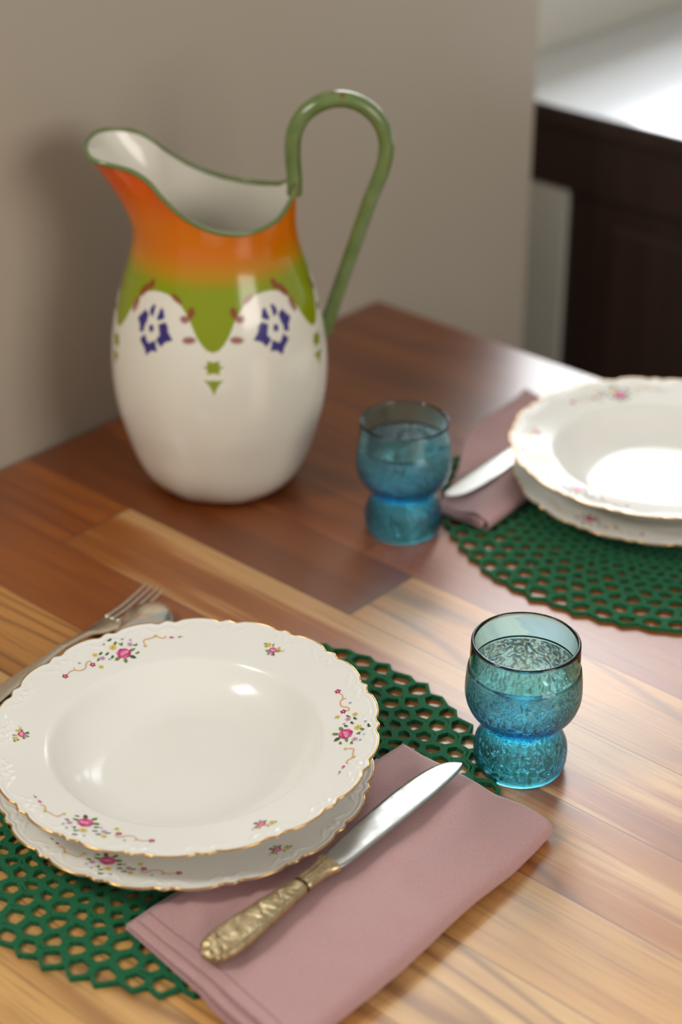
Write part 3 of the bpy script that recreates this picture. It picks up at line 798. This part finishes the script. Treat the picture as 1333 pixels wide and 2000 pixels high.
def bulge1(x, y): return 0.0030 * math.sin(math.pi * y) * x + 0.0012 * vnoise(x, y, 3.3, 3) * x
def top1(x, y):
    t = 0.0098 + 0.0030 * math.sin(2.2 * x) + 0.0050 * math.exp(-((x - 0.9) / 0.22) ** 2) * float(sm(y, 0.0, 0.35)) * float(1 - sm(y, 0.75, 1.0) * 0.6)
    t += 0.0025 * math.exp(-((x - 0.55 + 0.2 * y) / 0.10) ** 2) * float(1 - sm(y, 0.0, 0.5))
    t += 0.0022 * math.exp(-(((x - 0.2) + (y - 0.12) * 2.0) / 0.10) ** 2) * math.exp(-((y - 0.12) / 0.10) ** 2)
    t -= 0.0026 * math.exp(-(((x - 0.34) - (0.20 - y) * 1.6) / 0.09) ** 2) * math.exp(-((y - 0.16) / 0.10) ** 2)
    t -= 0.0020 * math.exp(-((x - 0.68) / 0.12) ** 2) * float(sm(y, 0.3, 0.7))
    return t
nap1, npos, nh1 = napkin('napkin', 'folded mauve linen napkin under the front plate and the large knife', A_, B_, C_, D_, bulge1, top1, 0)
A2, B2, C2, D2 = (0.0770, 1.2850), (0.1620, 1.4980), (0.2190, 1.4190), (0.1090, 1.2560)
def bulge2(x, y): return -0.020 * math.exp(-((y - 0.55) / 0.28) ** 2) * (1 - x)
def top2(x, y): return 0.0085 + 0.0055 * math.exp(-((x - 0.85) / 0.3) ** 2) * float(1 - sm(y, 0.3, 0.7)) + 0.002 * math.sin(5 * y)
nap2, npos2, nh2 = napkin('napkin', 'folded mauve linen napkin half under the farther plates, beside the glass', A2, B2, C2, D2, bulge2, top2, 3, hem=False)

# ------------------------------------------------------------------ knife
def outline(pts, k=8): return catmull(pts, k)
def make_knife(label, loc, ang, pitch):
    t = thing('table_knife', label, 'knife', loc, 0, 'table knives with ornate handles')
    t.rotation_euler = Matrix.Rotation(R(ang), 3, 'Z').to_euler() if not pitch else (Matrix.Rotation(R(ang), 3, 'Z') @ Matrix.Rotation(-pitch, 3, 'Y')).to_euler()
    # blade: x along, y sideways (left side is the curved cutting edge)
    xs = np.linspace(0.101, 0.2265, 60)
    up = np.interp(xs, [.101, .104, .108, .120, .145, .176, .195, .206, .2156, .222, .2255, .2265], [.0058, .0076, .0086, .0104, .0130, .0148, .0146, .0136, .0116, .0084, .0050, .0018])
    lo = np.interp(xs, [.101, .104, .110, .140, .165, .190, .209, .219, .2250, .2265], [-.0060, -.0076, -.0084, -.0078, -.0072, -.0062, -.0046, -.0032, -.0014, .0004])
    for _ in range(2):
        up[1:-1] = (up[:-2] + 2 * up[1:-1] + up[2:]) / 4; lo[1:-1] = (lo[:-2] + 2 * lo[1:-1] + lo[2:]) / 4
    V = []; K = 12; n = len(xs)
    for i, x in enumerate(xs):
        hth = 0.0011 * (1 - 0.45 * (x - .101) / .125)
        for s in (1, -1):
            rng = np.linspace(0, 1, K) if s == 1 else np.linspace(1, 0, K)[1:-1]
            for f in rng:
                y = lo[i] + (up[i] - lo[i]) * f
                e = math.sqrt(max(0.0, 1 - (2 * f - 1) ** 6)) * (1 - 0.55 * f)
                V.append((x, y, s * hth * e))
    m = K * 2 - 2
    F = rim_grid(n, m) + [tuple(range(m))[::-1], tuple(range((n - 1) * m, n * m))]
    mesh_obj('blade', V, F, M_blade, t)
    # handle
    N, Mh = 190, 56
    xs = np.linspace(0, 0.1035, N)
    hw = np.interp(xs, [0, .0012, .003, .007, .013, .020, .030, .042, .055, .066, .073, .0755, .0765, .0785, .0795, .088, .094, .097, .100, .1025, .1035],
                   [.0030, .0052, .0066, .0094, .0108, .0110, .0106, .0094, .0082, .0070, .0062, .0060, .0053, .0053, .0059, .0055, .0057, .0064, .0076, .0082, .0070])
    hh = np.interp(xs, [0, .0015, .006, .015, .03, .055, .075, .088, .097, .1020, .1035], [.0014, .0028, .0042, .0046, .0046, .0042, .0038, .0036, .0040, .0044, .0026])
    V = []
    for i, x in enumerate(xs):
        for j in range(Mh):
            a = 2 * math.pi * j / Mh; c, s = math.cos(a), math.sin(a)
            e = 2.6
            y = hw[i] * math.copysign(abs(c) ** (2 / e), c); z = hh[i] * math.copysign(abs(s) ** (2 / e), s)
            rel = 0.0; v = y / max(hw[i], 1e-5); X = x * 1000
            # scalloped shell at the end
            if x < 0.016:
                rel += 0.0007 * math.cos(8 * math.atan2(y, x - 0.011)) * math.exp(-((math.hypot(y, x - 0.009) - 0.0055) / 0.0022) ** 2)
                rel += 0.0006 * math.exp(-((math.hypot(y, x - 0.009) - 0.0028) / 0.0010) ** 2)
                if x < .01: y *= 1 + 0.05 * math.cos(x * 1000 * 2.2)
            # border beads and leaf scrolls
            rel += 0.0006 * math.exp(-((abs(v) - 0.80) / 0.10) ** 2) * (0.5 + 0.5 * math.cos(X * 2.3)) * (1 if x < 0.036 else 0)
            if 0.034 < x < 0.074:
                q = (x - .034) / .04
                rel += 0.0009 * math.exp(-((v - 0.55 * math.sin(X * 0.42)) / 0.22) ** 2) * math.sin(math.pi * q)
                rel += 0.0003 * math.sin(X * 1.1 + 4 * v) * math.exp(-((abs(v) - 0.4) / 0.35) ** 2) * math.sin(math.pi * q)
                rel += 0.0005 * math.exp(-((abs(v) - 0.88) / 0.07) ** 2)
            if 0.014 < x < 0.036: rel -= 0.0005 * math.exp(-(v / 0.55) ** 4) * math.sin(math.pi * (x - .014) / .022)
            if 0.080 < x < 0.097: rel += 0.00045 * math.cos(v * 9)
            V.append((x, y, z + (rel if s > -0.2 else 0) * (1 if s > 0 else 0.4)))
    F = rim_grid(N, Mh) + [tuple(range(Mh))[::-1], tuple(range((N - 1) * Mh, N * Mh))]
    h = mesh_obj('handle', V, F, M_handle, t); h['label'] = 'ornate tarnished gold-toned handle'
    Vb, Fb = tube([(0.0762, 0, 0), (0.0768, 0, 0), (0.0782, 0, 0), (0.0788, 0, 0)], [.0051, .0058, .0058, .0051], 32, flat=0.76, up=(0, 0, 1))
    bd = mesh_obj('band', Vb, Fb, silver('dark_band', (0.10, 0.06, 0.03, 1), 0.4), t)
    return t
kn = make_knife('large knife with ornate gold-toned handle lying on the front napkin', (-0.0730, 0.7665, T + 0.0215), 49.14, 0.0)
k2 = copy_tree(kn); k2['label'] = 'knife on the farther napkin with its handle hidden under the plates'
dd = Vector((math.cos(R(230)), math.sin(R(230)), 0))
k2.location = Vector((0.0800, 1.2900, T + 0.0155)) - dd * 0.2265; k2.rotation_euler = (0, 0, R(230))

# ------------------------------------------------------------------ fork
fk = thing('fork', 'silver fork with four tines lying behind the front soup plate', 'fork', (-0.1335, 1.1680, T + 0.0004), R(-125.5))
# local x runs from tine tips (0) to handle end (0.2)
def fz(x): return float(np.interp(x, [0, .012, .03, .05, .062, .075, .10, .14, .19, .2], [.0085, .0055, .0025, .0018, .0030, .0060, .0085, .0060, .0030, .0022]))
for k in range(4):
    y0 = (k - 1.5) * 0.0052
    P = [(x, y0 * (1 - 0.04 * 0), fz(x)) for x in np.linspace(0, 0.047, 14)]
    rr = np.interp(np.linspace(0, 1, 14), [0, .1, .5, 1], [.0003, .0008, .0012, .0015])
    Vt, Ft = tube(P, rr, 10, flat=1.0, up=(0, 0, 1)); mesh_obj('tine', Vt, Ft, M_silver, fk)
xs = np.linspace(0.0455, 0.2, 70)
hw = np.interp(xs, [.0455, .048, .056, .064, .072, .082, .11, .15, .18, .193, .2], [.0088, .0096, .0094, .0072, .0042, .0030, .0034, .0060, .0086, .0080, .0030])
hh = np.interp(xs, [.0455, .06, .075, .1, .15, .2], [.0008, .0010, .0018, .0017, .0014, .0010])
V = []
for x, a, b in zip(xs, hw, hh):
    for j in range(20):
        t_ = 2 * math.pi * j / 20; V.append((x, a * math.cos(t_), fz(x) + b * math.sin(t_)))
mesh_obj('handle', V, rim_grid(70, 20) + [tuple(range(20))[::-1], tuple(range(69 * 20, 70 * 20))], M_silver, fk)

# ------------------------------------------------------------------ spoon (bowl upside down, tip showing)
spn = thing('spoon', 'silver spoon lying upside down between fork and front soup plate', 'spoon', (-0.1255, 1.1430, T + 0.0045), R(-122))
V, F = [], []; n1, n2 = 40, 24
def spw(u): return 0.0165 * math.sqrt(max(0, 1 - abs(2 * u - 0.86) ** 2.2 if u < .43 else 1 - ((u - .43) / .57) ** 1.9 * 0.985))
us = np.linspace(0, 1, n1)
for s_ in (1, 0):
    for u in us:
        w = 0.0168 * math.sqrt(max(0.0, 1 - ((0.42 - u) / 0.42) ** 2)) if u < 0.42 else 0.0168 * (1 - 0.80 * float(sm(u, 0.42, 1.0)))
        hgt = 0.0115 * math.sqrt(max(0.0, math.sin(math.pi * min(1, (u * 0.94 + 0.02))))) + 0.001
        for v in np.linspace(-1, 1, n2):
            prof_ = (max(0, 1 - abs(v) ** 2.4)) ** 0.55
            V.append((u * 0.058, v * w, max(0.0, hgt * prof_ - (0 if s_ else 0.0011)) + (0.004 * float(sm(u, 0.7, 1.0)))))
m = n2
for i in range(n1 - 1):
    for j in range(n2 - 1):
        q = (i * m + j, i * m + j + 1, (i + 1) * m + j + 1, (i + 1) * m + j); F.append(q[::-1]); b = n1 * n2; F.append(tuple(b + t_ for t_ in q))
for i in range(n1 - 1):
    b = n1 * n2
    F.append((i * m, (i + 1) * m, b + (i + 1) * m, b + i * m)); F.append((i * m + m - 1, b + i * m + m - 1, b + (i + 1) * m + m - 1, (i + 1) * m + m - 1))
mesh_obj('spoon_bowl', V, F, M_silver, spn)
xs = np.linspace(0.056, 0.175, 40)
hw = np.interp(xs, [.056, .07, .1, .14, .165, .175], [.0036, .0028, .0032, .0060, .0080, .0030])
zz = np.interp(xs, [.056, .07, .1, .14, .175], [.0075, .0105, .0095, .0050, .0022])
V = []
for x, a, z in zip(xs, hw, zz):
    for j in range(16):
        t_ = 2 * math.pi * j / 16; V.append((x, a * math.cos(t_), z + 0.0014 * math.sin(t_)))
mesh_obj('handle', V, rim_grid(40, 16) + [tuple(range(16))[::-1], tuple(range(39 * 16, 40 * 16))], M_silver, spn)
